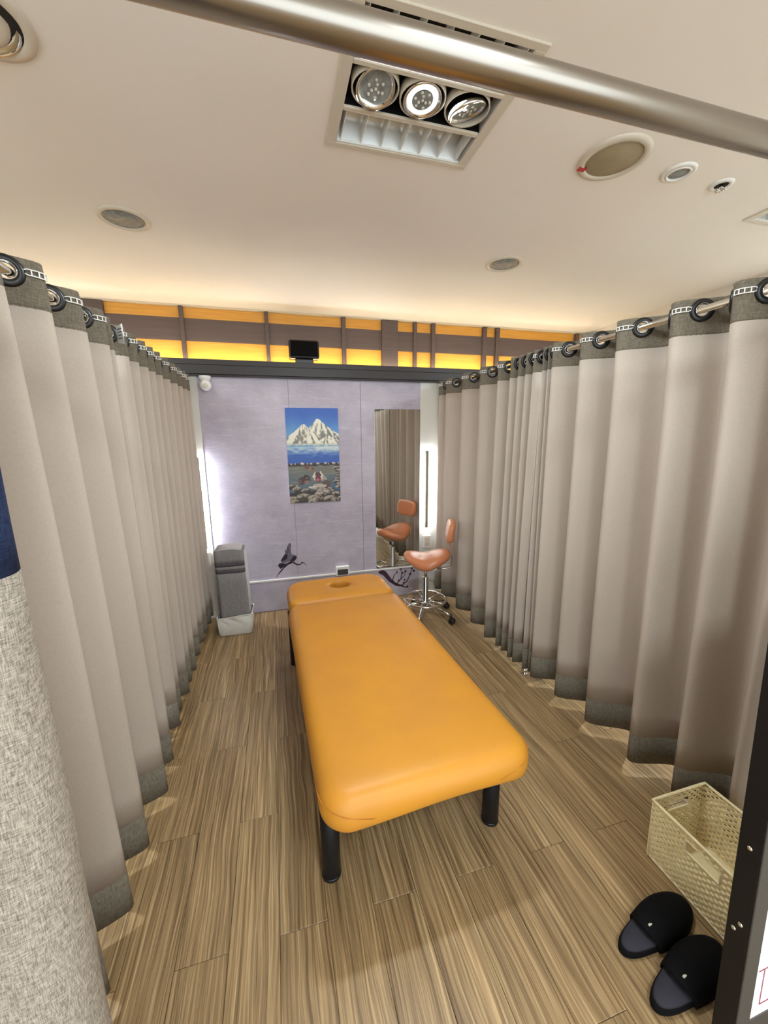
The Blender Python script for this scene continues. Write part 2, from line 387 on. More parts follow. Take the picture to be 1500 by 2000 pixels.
obj('bezel', MB().lathe([(.047,-.004),(.045,-.011),(.039,-.011),(.037,-.004)], 36, cap0=False, cap1=False), M_white, t)
obj('lens', MB().lathe([(.04,-.003),(.02,-.006),(.001,-.012)], 30, cap0=False), M_lens, t)
t = thing('sprinkler', 'small recessed fire sprinkler head in the ceiling', 'sprinkler', (1.92, 1.452, H))
obj('escutcheon', MB().lathe([(.045,0),(.044,-.005),(.028,-.007),(.026,-.003)], 32, cap0=False, cap1=False), M_white, t)
obj('cup', MB().lathe([(.027,-.002),(.001,-.002)], 24, cap0=False), M_dark, t)
sp = MB().cyl((0,0,-.002),(0,0,-.02),.008,12)
for k in range(8):
    a = 2*PI*k/8; sp.box(-.001,.001,-.001,.001,0,0)
    sp.cyl((.006*math.cos(a),.006*math.sin(a),-.022),(.022*math.cos(a),.022*math.sin(a),-.020),.0028,6)
obj('deflector', sp, M_chrome, t)
t = thing('gimbal_downlight', 'silver adjustable downlight at the top left corner', 'light', (-.665, 1.42, H))
obj('trim_ring', MB().lathe([(.13,0),(.128,-.007),(.104,-.010),(.1,-.004)], 44, cap0=False, cap1=False), M_ring, t)
ax = Vector((.16,-.12,-1))
obj('black_gap', MB().lathe([(.101,-.0015),(.001,-.0015)], 36, cap0=False), M_dark, t)
obj('gimbal', MB().lathe([(.099,.002),(.097,.010),(.086,.012),(.078,.006)], 40, axis=ax, cap0=False, cap1=False), M_chrome, t)
obj('lamp_face', MB().lathe([(.074,.000),(.073,.012),(.060,.016),(.001,.017)], 36, axis=ax, cap0=False), M_ring, t)
obj('centre_cap', MB().lathe([(.016,.0165),(.015,.019),(.001,.020)], 20, axis=ax, cap0=False), M_lens, t)

# ------------------------------------------------------------------ LED wall bars, sockets, conduit
def led_bar(x, z0, z1, label, y=WALL_Y-.004):
    t = thing('led_bar', label, 'light', (x, y, z0), 0, 'vertical wall LED bars')
    h = z1-z0
    obj('cover', MB().box(-.0125,.0125,-.048,-.018,0,h), M_bar, t, .001, 1)
    obj('diffuser', MB().box(-.006,.006,-.018,-.006,.004,h-.004), M_glow, t)
    obj('back_plate', MB().box(-.006,.006,-.006,0,0,h), M_white, t)
led_bar(-.622, .66, 1.44, 'vertical glowing LED bar on the left edge of the lilac wall')
led_bar(1.405, .70, 1.455, 'vertical glowing LED bar between the mirror and the right curtain')
def socket(x, z, w_, h_, d_, y, label):
    t = thing('wall_socket', label, 'socket', (x, y, z), 0, 'white power sockets')
    obj('box', MB().box(-w_/2,w_/2,-d_,0,-h_/2,h_/2), M_white, t, .004)
    obj('face_plate', MB().box(-w_/2+.012,w_/2-.012,-d_-.002,-d_,-h_/2+.014,h_/2-.014), M_ring, t)
    hs = MB()
    for dz in (-.022,.022):
        for dx in (-.006,.006): hs.box(dx-.0015,dx+.0015,-d_-.003,-d_-.001,dz-.006,dz+.006)
    obj('slot', hs, M_dark, t)
socket(-.628, .56, .066, .125, .03, WALL_Y-.004, 'white wall socket box below the left LED bar')
socket(1.42, .55, .085, .125, .03, WALL_Y-.004, 'white wall socket box below the right LED bar')
t = thing('wall_socket', 'white socket box on the conduit behind the bed head', 'socket', (.556, WALL_Y, .335), 0, 'white power sockets')
obj('box', MB().box(-.062,.062,-.045,0,-.045,.045), M_white, t, .004)
obj('face_plate', MB().box(-.05,.05,-.047,-.045,-.036,.018), M_signgrey, t)
t = thing('power_strip', 'white power strip on the wall behind the folded blanket', 'power strip', (-.545, WALL_Y, .22))
obj('casing', MB().box(-.022,.022,-.03,0,0,.3), M_white, t, .008, 3)
sl = MB()
for k in range(5): sl.box(-.009,.009,-.0315,-.0295,.03+k*.05,.05+k*.05)
obj('outlet', sl, M_ring, t)
t = thing('conduit', 'thin white cable conduit running along the lilac wall', 'conduit', (0, WALL_Y, .30))
obj('casing', MB().box(-.57,1.345,-.014,0,-.009,.009), M_white, t, .002)
obj('lid', MB().box(-.57,1.345,-.017,-.014,-.006,.006), M_white, t)

# ------------------------------------------------------------------ mirror, painting, ink decals
t = thing('wall_mirror', 'tall frameless mirror on the lilac wall beside the right LED bar', 'mirror', (.898, WALL_Y, .318))
obj('backing', MB().box(0,.443,-.008,0,0,1.52), M_dark, t)
obj('glass', MB().box(0,.443,-.012,-.008,0,1.52), M_mirror, t)
obj('edge_strip', MB().box(-.003,0,-.013,0,0,1.52).box(0,.443,-.014,0,-.004,0), M_chrome, t)

def smooth(a, b, x):
    t_ = min(1, max(0, (x-a)/(b-a))); return t_*t_*(3-2*t_)
def mixc(a, b, t_): return tuple(a[i]*(1-t_)+b[i]*t_ for i in range(3))
from mathutils import noise as mn
def nz(x, y, s=0): return mn.noise(Vector((x, y, s)))
rocks = []
_r = random.Random(3)
for k in range(16):
    v = .80+.2*_r.random()**.8; u = _r.random()
    if v < .86 and .2 < u < .8: continue
    rocks.append((u, v, .05+.075*_r.random()*(.6+v-.8)*1.6, .5+.25*_r.random(), _r.random()))
for k in range(8): rocks.append((.93+.07*_r.random(), .63+.03*k, .05+.04*_r.random(), .42, _r.random()))
for (u, v, r) in ((.27,.94,.16),(.47,.955,.14),(.66,.885,.15),(.15,.85,.1),(.32,.87,.1),(.8,.97,.16),(.93,.92,.12),(.06,.96,.13)): rocks.append((u, v, r, .5, .5))
rocks.sort(key=lambda r: r[1]+r[2]*.3)
def paint(u, v):
    a = 1.8                       # height / width
    if v < .40:
        c = mixc((48, 92, 178), (96, 152, 198), smooth(.02, .32, v+.04*nz(u*4, v*6)))
    elif v < .575:
        c = mixc((176, 196, 206), (50, 92, 176), smooth(.39, .52, v+.05*nz(u*9, v*40)))
        if u > .45: c = mixc(c, (214, 216, 206), .75*smooth(.47, .41, v+.02*nz(u*20, v*20))*smooth(.45,.6,u))
    else:
        c = mixc((116, 116, 104), (84, 104, 118), smooth(.6, .85, v+.1*nz(u*5, v*14)))
        c = mixc(c, (150, 152, 144), .7*max(0, nz(u*4, v*60, 3)))
        c = mixc(c, (60, 92, 122), .8*smooth(.75, .9, u)*smooth(.7,.8,v))
    # mountains
    def mount(pu, pv, sl, sr, base, seed):
        d = abs(u-pu); h = pv+max(0, d-.02)*(sl if u < pu else sr)*(1-.62*d)+.006*nz(u*30, seed)
        return h
    for (pu, pv, sl, sr, base, seed) in ((.60,.11,.72,.55,.385,1),(.33,.165,.55,.62,.38,5),(.78,.285,.42,.28,.39,9)):
        h = mount(pu, pv, sl, sr, base, seed)
        if h < v < base+.012*nz(u*14, seed):
            s = nz((u-pu)*9/(.25+(v-pv)*2.2), v*5, seed)+.5*nz(u*26, v*30, seed+2)
            c = mixc((232, 226, 208), (120, 118, 106), smooth(-.12, .5, s))
            if seed == 1 and u > .8 and v > .26: c = mixc(c, (86, 92, 92), smooth(-.1, .4, nz(u*30, v*30)))
            if v > base-.02: c = mixc(c, (170, 176, 170), .5)
    # far stones with snow
    b0 = .575+.008*nz(u*16, 2)
    if b0 < v < .605+.012*nz(u*9, 7): c = (52, 42, 40)
    s = nz(u*13, 11)
    if s > .02 and b0-.012*s*2 < v < b0+.016: c = mixc((226, 214, 204), (150, 128, 116), smooth(b0-.005, b0+.016, v))
    # far bather
    for (eu, ev, ru, rv, col) in ((.36,.615,.05,.02,(112,72,62)),(.46,.64,.085,.022,(140,112,92)),(.47,.635,.03,.012,(96,70,58))):
        if ((u-eu)/ru)**2+((v-ev)/rv)**2 < 1+.4*nz(u*40,v*40): c = col
    # bathing monkeys
    for (eu, ev, ru, rv, col) in ((.24,.765,.062,.04,(74,58,50)),(.21,.77,.028,.022,(126,74,72)),
                                  (.335,.745,.075,.048,(60,50,46)),(.345,.765,.045,.036,(156,112,98)),(.345,.75,.05,.012,(70,56,50)),
                                  (.57,.72,.105,.052,(226,214,196)),(.69,.765,.05,.05,(170,158,144)),(.72,.81,.09,.05,(96,78,68)),
                                  (.565,.70,.06,.03,(80,66,64)),(.565,.745,.058,.04,(122,48,58)),(.56,.757,.03,.018,(176,112,112)),
                                  (.58,.825,.14,.026,(190,180,166)),(.47,.835,.09,.016,(206,198,186))):
        if ((u-eu)/ru)**2+((v-ev)/rv)**2 < 1+.5*nz(u*46,v*60, eu): c = mixc(col, (30,24,22), .35*max(0, nz(u*60, v*90)))
    # near stones
    if v > .86: c = (46, 40, 34) if v > .88+.02*nz(u*9, 1) else c
    for (eu, ev, r, asp, sd) in rocks:
        d = ((u-eu)/r)**2+((v-ev)*a/(r*asp))**2
        if d < 1+.3*nz(u*22, v*34, sd):
            lit = smooth(.6, -.8, (v-ev)*a/(r*asp)+.5*(u-eu)/r+.9*nz(u*28, v*44, sd))
            c = mixc((58, 50, 42), mixc((176, 162, 140), (206, 196, 186), sd), lit*.9)
            if d > .82: c = mixc(c, (34, 28, 26), .7)
    return c
def painting():
    t = thing('painting', 'unframed painting of snowy mountains and monkeys bathing among rocks', 'painting', (.104, WALL_Y, 1.012))
    W_, H_ = .456, .83
    obj('canvas_block', MB().box(0, W_, -.020, 0, 0, H_), M_inkl, t)
    nx, nyy = 150, 270
    verts = [(W_*i/nx, -.0205, H_*(1-j/nyy)) for j in range(nyy+1) for i in range(nx+1)]
    faces = [(j*(nx+1)+i, (j+1)*(nx+1)+i, (j+1)*(nx+1)+i+1, j*(nx+1)+i+1) for j in range(nyy) for i in range(nx)]
    me = bpy.data.meshes.new('painted_face'); me.from_pydata(verts, [], faces)
    at = me.color_attributes.new('paint', 'FLOAT_COLOR', 'POINT')
    buf = []
    for j in range(nyy+1):
        for i in range(nx+1):
            r_, g_, b_ = paint(i/nx, j/nyy); buf += [lin(r_), lin(g_), lin(b_), 1.0]
    at.data.foreach_set('color', buf)
    M = bpy.data.materials.new('oil_paint'); M.use_nodes = True; nt = M.node_tree
    n = nt.nodes.new('ShaderNodeVertexColor'); n.layer_name = 'paint'; nt.links.new(n.outputs[0], nt.nodes['Principled BSDF'].inputs['Base Color'])
    nt.nodes['Principled BSDF'].inputs['Roughness'].default_value = .45
    link('painted_face', me, M, t)
painting()

def flat(mb, pts, y=0.0):
    mb.add([(p[0], y, p[1]) for p in pts], [tuple(range(len(pts)))])
def stroke(mb, pts, w0, w1, y=0.0):
    n = len(pts); L_ = []; R_ = []
    for i, p in enumerate(pts):
        a_, b_ = pts[max(0,i-1)], pts[min(n-1,i+1)]; dx, dz = b_[0]-a_[0], b_[1]-a_[1]; l_ = math.hypot(dx, dz) or 1
        ww = w0+(w1-w0)*i/(n-1); L_.append((p[0]-dz/l_*ww, y, p[1]+dx/l_*ww)); R_.append((p[0]+dz/l_*ww, y, p[1]-dx/l_*ww))
    mb.add(L_+R_, [(i, i+1, n+i+1, n+i) for i in range(n-1)])
# crane drawn from the photograph: coordinates in px of the crop (x right, y down), scaled to metres
def cr(px, py): 
    u = 340+px/3.703; v = 720+py/3.703
    return ((u-566)*.00475+.077, .324+(1128-v)*.00470)
t = thing('crane_decal', 'ink crane in flight printed low on the lilac wall', 'decal', (0, WALL_Y-.0006, 0))
d1 = MB()
flat(d1, [cr(*p) for p in ((770,1385),(800,1340),(830,1265),(845,1262),(838,1300),(848,1345),(880,1360),(885,1380),(860,1405),(820,1400),(775,1420))])
obj('wing_wash', d1, M_inkg, t)
d2 = MB()
for a_, b_ in (((842,1265),(835,1335)),((825,1285),(818,1345)),((806,1310),(806,1360))):
    stroke(d2, [cr(*a_), cr((a_[0]+b_[0])/2+4, (a_[1]+b_[1])/2), cr(*b_)], .004, .002, -.0004)
flat(d2, [cr(*p) for p in ((775,1380),(800,1345),(822,1350),(812,1380),(775,1395))], -.0004)
flat(d2, [cr(*p) for p in ((835,1395),(862,1362),(884,1362),(872,1395),(846,1406))], -.0004)
flat(d2, [cr(*p) for p in ((748,1425),(760,1405),(800,1415),(838,1400),(858,1412),(805,1430),(765,1450))], -.0004)
stroke(d2, [cr(855,1408), cr(880,1428), cr(905,1430), cr(920,1415)], .0075, .0045, -.0005)
stroke(d2, [cr(912,1416), cr(930,1420), cr(950,1440)], .0065, .001, -.0005)
stroke(d2, [cr(812,1425), cr(775,1455), cr(752,1480), cr(730,1515)], .006, .002, -.0005)
stroke(d2, [cr(790,1440), cr(770,1470), cr(745,1490)], .003, .002, -.0005)
obj('ink_stroke', d2, M_ink, t)
t = thing('plum_decal', 'dark plum branch printed on the lilac wall below the mirror', 'decal', (0, WALL_Y-.0006, 0))
pb = MB()
stroke(pb, [(.93,.285),(.985,.245),(1.04,.17),(1.10,.12),(1.16,.10),(1.21,.075)], .028, .004)
stroke(pb, [(1.10,.12),(1.15,.17),(1.16,.24),(1.15,.28)], .006, .003)
stroke(pb, [(1.16,.10),(1.22,.15),(1.25,.21),(1.27,.27)], .007, .003)
stroke(pb, [(1.06,.16),(1.08,.22),(1.11,.25)], .006, .002)
stroke(pb, [(1.15,.17),(1.19,.21),(1.20,.245)], .004, .002)
obj('branch', pb, M_plum, t)
bl = MB()
for (x_, z_) in ((1.15,.285),(1.17,.235),(1.25,.215),(1.27,.275),(1.29,.245),(1.13,.16),(1.18,.13),(1.20,.25),(1.11,.25),(1.22,.085),(1.19,.16),(1.14,.11)):
    r_ = .010+.005*random.random()
    bl.add([(x_+r_*(1+.25*math.cos(5*k*PI/8))*math.cos(k*PI/8), -.0004, z_+r_*(1+.25*math.cos(5*k*PI/8))*math.sin(k*PI/8)) for k in range(16)], [tuple(range(16))])
obj('blossom', bl, M_plum, t)

# security camera, speaker
t = thing('security_camera', 'small white dome camera hanging under the left end of the beam', 'camera', (-.505, 3.53, 2.083))
obj('mount', MB().lathe([(.045,0),(.046,-.012),(.036,-.032),(.018,-.042)], 28), M_white, t)
obj('ball', MB().lathe([(.044*math.sin(a*PI/12)+.0005, -.072-.044*math.cos(PI-a*PI/12)*-1*-1) for a in range(13)], 28), M_white, t)
obj('lens', MB().lathe([(.016,0),(.012,.004)], 20, (.006,-.041,-.078), (.15,-1,-.1)), M_ring, t)
t = thing('loudspeaker', 'black box loudspeaker standing on the beam above the painting', 'speaker', (.29, 3.57, 2.208))
obj('cabinet', MB().box(-.125,.125,-.06,.06,.035,.185), M_blackp, t, .018, 4)
obj('grille', MB().box(-.112,.112,-.0635,-.058,.05,.172), M_felt, t, .006, 2)
obj('bracket', MB().box(-.075,.075,-.03,.03,0,.035), M_blackp, t, .004)

# ------------------------------------------------------------------ curtains
ROD_Z = 2.045
grom_mesh = MB().lathe([(.021,-.004),(.024,-.008),(.036,-.008),(.041,-.003),(.041,.003),(.036,.008),(.024,.008),(.021,.004),(.021,-.004)], 28, cap0=False, cap1=False).mesh('grommet'); grom_mesh.materials.append(M_blackp)
grom_in = MB().lathe([(.0205,-.006),(.0222,-.0086),(.0238,-.0086),(.0205,-.006)], 28, cap0=False, cap1=False).mesh('grommet_rim'); grom_in.materials.append(M_chrome)
grom_in2 = MB().lathe([(.0205,.006),(.0222,.0086),(.0238,.0086),(.0205,.006)], 28, cap0=False, cap1=False).mesh('grommet_rim'); grom_in2.materials.append(M_chrome)

def curtain(label, xr, dirn, crests, top=2.085, bot=.066, a_top=.060, a_bot=.085, seed=0, trim_ends=(True, True), lean=(0, 0), twist=None):
    t = thing('curtain', label, 'curtain', (xr, crests[0], 0), 0, 'taupe grommet curtains')
    y00 = crests[0]
    n = len(crests)
    def yp(p):
        p = max(-.5, min(n-.5, p)); i = min(max(int(math.floor(p)), 0), n-2); f = p-i
        return crests[i]+(crests[i+1]-crests[i])*f-y00
    rnd = random.Random(seed)
    wob = [(rnd.uniform(-1,1), rnd.uniform(-1,1), rnd.uniform(-1,1)) for _ in range(n+3)]
    def pos(p, z):
        i = max(0, min(n-1, int(round(p)))); h = 1-z/top      # 0 at the rod, 1 at the hem
        hh = h**.7
        loc = (crests[min(i+1,n-1)]-crests[max(i-1,0)])/max(1, (min(i+1,n-1)-max(i-1,0)))
        tight = min(1.0, .55+loc*3.0)
        A = (a_top+(a_bot-a_top)*hh)*tight
        ww = wob[i+1]; fb = 2*abs(p-round(p)); k = math.cos(PI*(p-round(p)))**2   # local to the fold
        A *= 1+.14*ww[0]*k*hh
        x = dirn*A*math.cos(2*PI*p)+dirn*(lean[0]+(lean[1]-lean[0])*(p/n))*hh
        y = yp(p)+.014*ww[1]*k*hh+.003*math.sin(3*z+i*1.7)*k*hh
        if twist: dx, dy = twist(p, z); x += dirn*dx; y += dy
        # rounder folds
        return Vector((x, y, z))
    SP = 26
    P0, P1 = -.25-.12, n-1+.25+.12
    N_ = int((P1-P0)*SP); ps = [P0+(P1-P0)*i/N_ for i in range(N_+1)]
    zt = top-.125; zh = bot+.142
    gz = ROD_Z
    grom_ps = sorted([k-.25 for k in range(n)]+[k+.25 for k in range(n)])
    gpos = [(p, pos(p, gz)) for p in grom_ps]
    def sheet(zs, plist, holes):
        mb = MB(); m_ = len(plist)
        vv = [pos(p, z) for z in zs for p in plist]; ff = []
        for j in range(len(zs)-1):
            for i in range(m_-1):
                q = (j*m_+i, j*m_+i+1, (j+1)*m_+i+1, (j+1)*m_+i)
                if holes:
                    c = (vv[q[0]]+vv[q[1]]+vv[q[2]]+vv[q[3]])/4
                    if any((c-g).length < .027 for _, g in gpos): continue
                ff.append(q)
        return mb.add(vv, ff, True)
    ke = 0
    e0 = 3 if trim_ends[0] else 0; e1 = 3 if trim_ends[1] else 0
    body_ps = ps[e0:len(ps)-e1]
    nz_ = 16
    zs = [zh+(zt-zh)*i/nz_ for i in range(nz_+1)]
    def solid(name, mb, m_):
        o = obj(name, mb, m_, t); md = o.modifiers.new('thickness', 'SOLIDIFY'); md.thickness = .0022; md.offset = 0; return o
    solid('fabric', sheet(zs, body_ps, False), M_curt)
    solid('top_band', sheet([zt-.002+(top-zt+.002)*i/14 for i in range(15)], ps, True), M_trim)
    solid('hem_band', sheet([bot, bot+.06, zh], ps, False), M_trim)
    for on, pl in ((trim_ends[0], ps[:e0+1]), (trim_ends[1], ps[len(ps)-e1-1:])):
        if on: solid('side_band', sheet(zs, pl, False), M_trim)
    for p, g in gpos:
        tg = (pos(p+.02, gz)-pos(p-.02, gz)).normalized(); nrm = tg.cross(Vector((0,0,1))).normalized()
        q = Vector((0,0,1)).rotation_difference(nrm)
        go = link('grommet', grom_mesh, None, t); go.rotation_mode = 'QUATERNION'; go.rotation_quaternion = q; go.location = g
        for gm in (grom_in, grom_in2): link('grommet_rim', gm, None, go)
    # white plastic spacers on the face of every fold
    for k in range(n):
        if k > 0 and crests[k]-crests[k-1] < .1: continue
        mb = MB(); pts = []; nr = []
        for i in range(9):
            p = k-.17+.21*i/8
            tg = (pos(p+.02, gz)-pos(p-.02, gz)).normalized(); nn = Vector((0,0,1)).cross(tg).normalized()
            if nn.x*dirn < 0: nn = -nn
            pts.append(pos(p, gz+.006)+nn*.006); nr.append(nn)
        for i in range(8):
            w0 = .003 if i == 0 else .0062; a_, b_ = pts[i], pts[i+1]
            for s_ in (-1, 1):
                za, zb_ = Vector((0,0,s_*(w0 if i else .002))), Vector((0,0,s_*.0062)); th = Vector((0,0,s_*.0026))
                mb.add([a_+za, b_+zb_, b_+zb_+th, a_+za+th, a_+za-nr[i]*.002, b_+zb_-nr[i+1]*.002, b_+zb_+th-nr[i+1]*.002, a_+za+th-nr[i]*.002],
                       [(0,1,2,3),(7,6,5,4),(0,4,5,1),(1,5,6,2),(2,6,7,3),(3,7,4,0)])
            if i % 2 == 1 or i == 7:
                hz = Vector((0,0,.0062)); d_ = (b_-a_).normalized()*.003
                mb.add([b_-hz-d_, b_-hz, b_+hz, b_+hz-d_, b_-hz-d_-nr[i]*.002, b_-hz-nr[i]*.002, b_+hz-nr[i]*.002, b_+hz-d_-nr[i]*.002],
                       [(0,1,2,3),(7,6,5,4),(0,4,5,1),(1,5,6,2),(2,6,7,3),(3,7,4,0)])
        obj('spacer_clip', mb, M_white, t)
    return t

XLR, XRR = -.667, 1.555
lnear = curtain('taupe grommet curtain on the near half of the left rod', XLR, 1, [.79,1.005,1.215,1.43,1.65,1.855,1.945], seed=2, a_bot=.095, lean=(.03,.0))
curtain('taupe grommet curtain on the far half of the left rod', XLR, 1, [2.085,2.225,2.37,2.51,2.64,2.82,3.02,3.17,3.33,3.46], seed=5, a_bot=.075, lean=(0,-.02))
curtain('taupe grommet curtain on the near half of the right rod', XRR, -1, [.83,1.03,1.24,1.495,1.71,1.925,1.98,2.025], seed=11, a_bot=.085, lean=(-.11,.02))
curtain('taupe grommet curtain on the far half of the right rod, beside the stool', XRR, -1, [2.10,2.175,2.25,2.33,2.46,2.70,2.99,3.31,3.46], seed=17, a_bot=.07, lean=(.02,-.01))
tg_ = thing('price_tag', 'white paper tag clipped to the top of the left curtain', 'tag', (XLR+.055, 1.985, 2.03))
obj('paper', MB().add([(0,0,.03),(.035,-.03,.036),(.037,-.032,-.045),(.004,0,-.035)], [(0,1,2,3)]), M_white, tg_)
tl = MB()
for k in range(4): tl.add([(.008,-.0085,.018-k*.012),(.030,-.0275,.020-k*.0125),(.030,-.0275,.016-k*.0125),(.008,-.0085,.014-k*.012)], [(0,1,2,3)])
obj('print', tl, M_inkg, tg_)

def rod(name, a, b, r, label, m_=M_chrome, finial=True):
    t = thing(name, label, 'rod', a)
    d = Vector(b)-Vector(a)
    obj('tube', MB().cyl((0,0,0), d, r, 24), m_, t)
    if finial:
        obj('wall_flange', MB().lathe([(.03,0),(.03,.006),(.018,.01)], 24, d-d.normalized()*.0, -d), m_, t)
    return t
rod('curtain_rod', (XLR, .69, ROD_Z), (XLR, WALL_Y-.03, ROD_Z), .0125, 'thin chrome rod carrying the left curtains')
rod('curtain_rod', (XRR, .69, ROD_Z), (XRR, WALL_Y, ROD_Z), .0125, 'thin chrome rod carrying the right curtains')
for (x, y, s) in ((XLR, 1.985+.03, 'left'), (XRR-.005, 2.057, 'right')):
    t = thing('support_pole', 'slim chrome floor pole between the two %s curtains' % s, 'pole', (x, y, 0), 0, 'chrome curtain rod poles')
    obj('tube', MB().cyl((0,0,.01),(0,0,ROD_Z-.012),.010,16), M_chrome, t)
    obj('foot', MB().lathe([(.026,0),(.026,.006),(.019,.012),(.019,.02),(.022,.024),(.022,.034),(.015,.042),(.012,.06)], 24), M_chrome, t)
# entrance rod and the linen curtain bunched on it
RY, RZ = .560, 2.08
rod('entrance_rod', (XLR-.4, RY, RZ), (1.9, RY, RZ), .0208, 'thick steel curtain rod crossing the top of the view', M_steel, False)
lt = thing('linen_curtain', 'coarse grey linen curtain bunched at the left foreground', 'curtain', (-.445, RY, 0))
def linen_pos(p, z):
    # plan outline of the bunch: folds around the rod axis, rounded right end
    h = 1-z/2.1
    xx = [-.30,-.26,-.20,-.14,-.09,-.03,.03,.085,.125,.135,.115,.07,.02,-.04,-.10,-.16,-.22,-.27]
    yy = [-.02,-.065,-.035,-.08,-.045,-.085,-.06,-.055,-.035,.0,.035,.05,.075,.045,.075,.045,.07,.03]
    n = len(xx); i = int(math.floor(p)) % n; f = p-math.floor(p)
    def cr_(a): 
        p0, p1, p2, p3 = a[(i-1)%n], a[i], a[(i+1)%n], a[(i+2)%n]
        return .5*((2*p1)+(-p0+p2)*f+(2*p0-5*p1+4*p2-p3)*f*f+(-p0+3*p1-3*p2+p3)*f**3)
    s = 1+.06*math.sin(2.6*z+1.0)*h
    return (cr_(xx)*(1+.02*math.sin(4*z))+.004*math.sin(7*z), cr_(yy)*s, z)
def lin_sheet(zs):
    K = 18*6
    return MB().rings([[linen_pos(j/6.0, z) for j in range(K)] for z in zs], True, True)
obj('linen_fabric', lin_sheet([.06+(1.44-.06)*i/22 for i in range(23)]), M_linen, lt)
obj('navy_band', lin_sheet([1.44+(2.06-1.44)*i/10 for i in range(11)]), M_navy, lt)
lr = MB()
obj('header_loop', MB().lathe([(.030,0),(.030,.3)], 24, (-.2,0,RZ), (1,0,0)), M_navy, lt)

# ------------------------------------------------------------------ massage bed
A_BED = math.radians(2.0)
bed = thing('massage_bed', 'amber leather massage bed with face hole and black legs', 'massage bed', (.42, 1.91, 0), A_BED)
def rrect(x0, x1, y0, y1, rs, n=10):
    """rounded rectangle, counter-clockwise from front-left; rs radii FL, FR, BR, BL"""
    out = []
    for (cx_, cy_, r, a0) in ((x0, y0, rs[0], PI), (x1, y0, rs[1], 1.5*PI), (x1, y1, rs[2], 0), (x0, y1, rs[3], .5*PI)):
        ox = cx_+r if cx_ == x0 else cx_-r; oy = cy_+r if cy_ == y0 else cy_-r
        for i in range(n+1):
            a = a0+.5*PI*i/n; out.append((ox+r*math.cos(a), oy+r*math.sin(a)))
    return out
def subdiv(pts, maxd=.05):
    out = []
    for a, b in zip(pts, pts[1:]+pts[:1]):
        d = math.hypot(b[0]-a[0], b[1]-a[1]); k = max(1, int(math.ceil(d/maxd)))
        for i in range(k): out.append((a[0]+(b[0]-a[0])*i/k, a[1]+(b[1]-a[1])*i/k))
    return out
def inset(pts, d):
    n = len(pts); out = []
    for i, p in enumerate(pts):
        a, b = pts[i-1], pts[(i+1) % n]; dx, dy = b[0]-a[0], b[1]-a[1]; l = math.hypot(dx, dy) or 1
        out.append((p[0]-dy/l*d, p[1]+dx/l*d))
    return out
T, Bz = .525, .405
def front_drop(x, y):
    # the cover hangs a little lower and uneven along the foot end
    f = smooth(-.80, -.93, y)
    return f*(.006*math.sin(9*x+1.0)-.012*smooth(-.05,-.36,x)*0)
body = subdiv(rrect(-.385, .385, -.935, .575, (.10, .10, .065, .065)), .04)
prof = [(.045,Bz+.004),(.016,Bz),(.004,Bz+.016),(0,Bz+.040),(.001,T-.065),(.006,T-.044),(.017,T-.024),(.034,T-.010),(.056,T-.003),(.09,T),(.2,T+.003),(.36,T+.004)]
rs = []
for d, z in prof:
    ring = inset(body, d) if d < .09 else [(p[0]*(1-d/.385*.97) , -.18+(p[1]+.18)*(1-d/.385*.97*.52)) for p in body]
    rs.append([(p[0], p[1], z+(front_drop(*p) if z < T-.05 else 0)) for p in ring])
b_o = obj('body_cushion', MB().rings(rs), M_leather, bed)
# stitched corner seams at the foot end
for s in (-1, 1):
    st = MB()
    for dd in (0, .010):
        pts = [(s*.3848, -.79+dd, T-.050), (s*.3848, -.835+dd, T-.045), (s*(.3775), -.872+dd*.6, T-.043), (s*(.3515), -.9085+dd*.4, T-.047), (s*(.318-dd*.5), -.9292+dd*.1, T-.055), (s*(.27-dd), -.9350, T-.070), (s*(.23-dd), -.9350, T-.082)]
        st.tube(pts, .0010, 6)
    obj('seam_stitching', st, M_thread, b_o)
# head section with the face hole
head = subdiv(rrect(-.372, .372, .582, 1.0, (.055,.055,.15,.15)), .03)
hc = (.016, .815)
head.sort(key=lambda p: math.atan2(p[1]-hc[1], p[0]-hc[0]))
angs = [math.atan2(p[1]-hc[1], p[0]-hc[0]) for p in head]
def hring(rx, ry, z): return [(hc[0]+rx*math.cos(a), hc[1]+ry*math.sin(a), z) for a in angs]
def mixr(f, z):
    h0 = hring(.092,.082,z); o0 = inset(head, .045)
    return [(o[0]*(1-f)+h[0]*f, o[1]*(1-f)+h[1]*f, z) for o, h in zip(o0, h0)]
rs = [[(p[0], p[1], z) for p in inset(head, d)] for d, z in [(.016,Bz+.02),(.004,Bz+.032),(0,Bz+.055),(.001,T-.05),(.008,T-.025),(.022,T-.009)]]
rs += [mixr(0, T-.002), mixr(.4, T), mixr(.8, T), hring(.084,.075,T-.002), hring(.079,.070,T-.009), hring(.076,.067,T-.03), hring(.076,.067,Bz+.02)]
h_o = obj('head_cushion', MB().rings(rs, False, False), M_leather, bed)
obj('hole_shade', MB().add(hring(.078,.069,Bz+.022), [tuple(range(len(angs)))]), M_dark, h_o)  # dark disc standing in for the shade inside the open face hole
obj('frame', MB().box(-.33,.33,-.86,.93,Bz-.035,Bz+.01), M_black, bed, .004)
for (x, y) in ((-.337,-.72),(.337,-.72),(-.343,.722),(.337,.722)):
    lg = obj('leg', MB().lathe([(.030,0),(.034,.004),(.034,Bz-.002)], 28, (x,y,.0)), M_black, bed)
    obj('foot_cap', MB().lathe([(.034,.0),(.0355,.002),(.0355,.012),(.034,.014)], 28, (x,y,0)), M_blackp, lg)

# ------------------------------------------------------------------ saddle stool
fdir = Vector((-.93,.37)).normalized()
st = thing('saddle_stool', 'tan leather saddle stool with chrome base beside the right curtain', 'stool', (1.215, 3.05, 0), math.atan2(fdir.y, fdir.x))
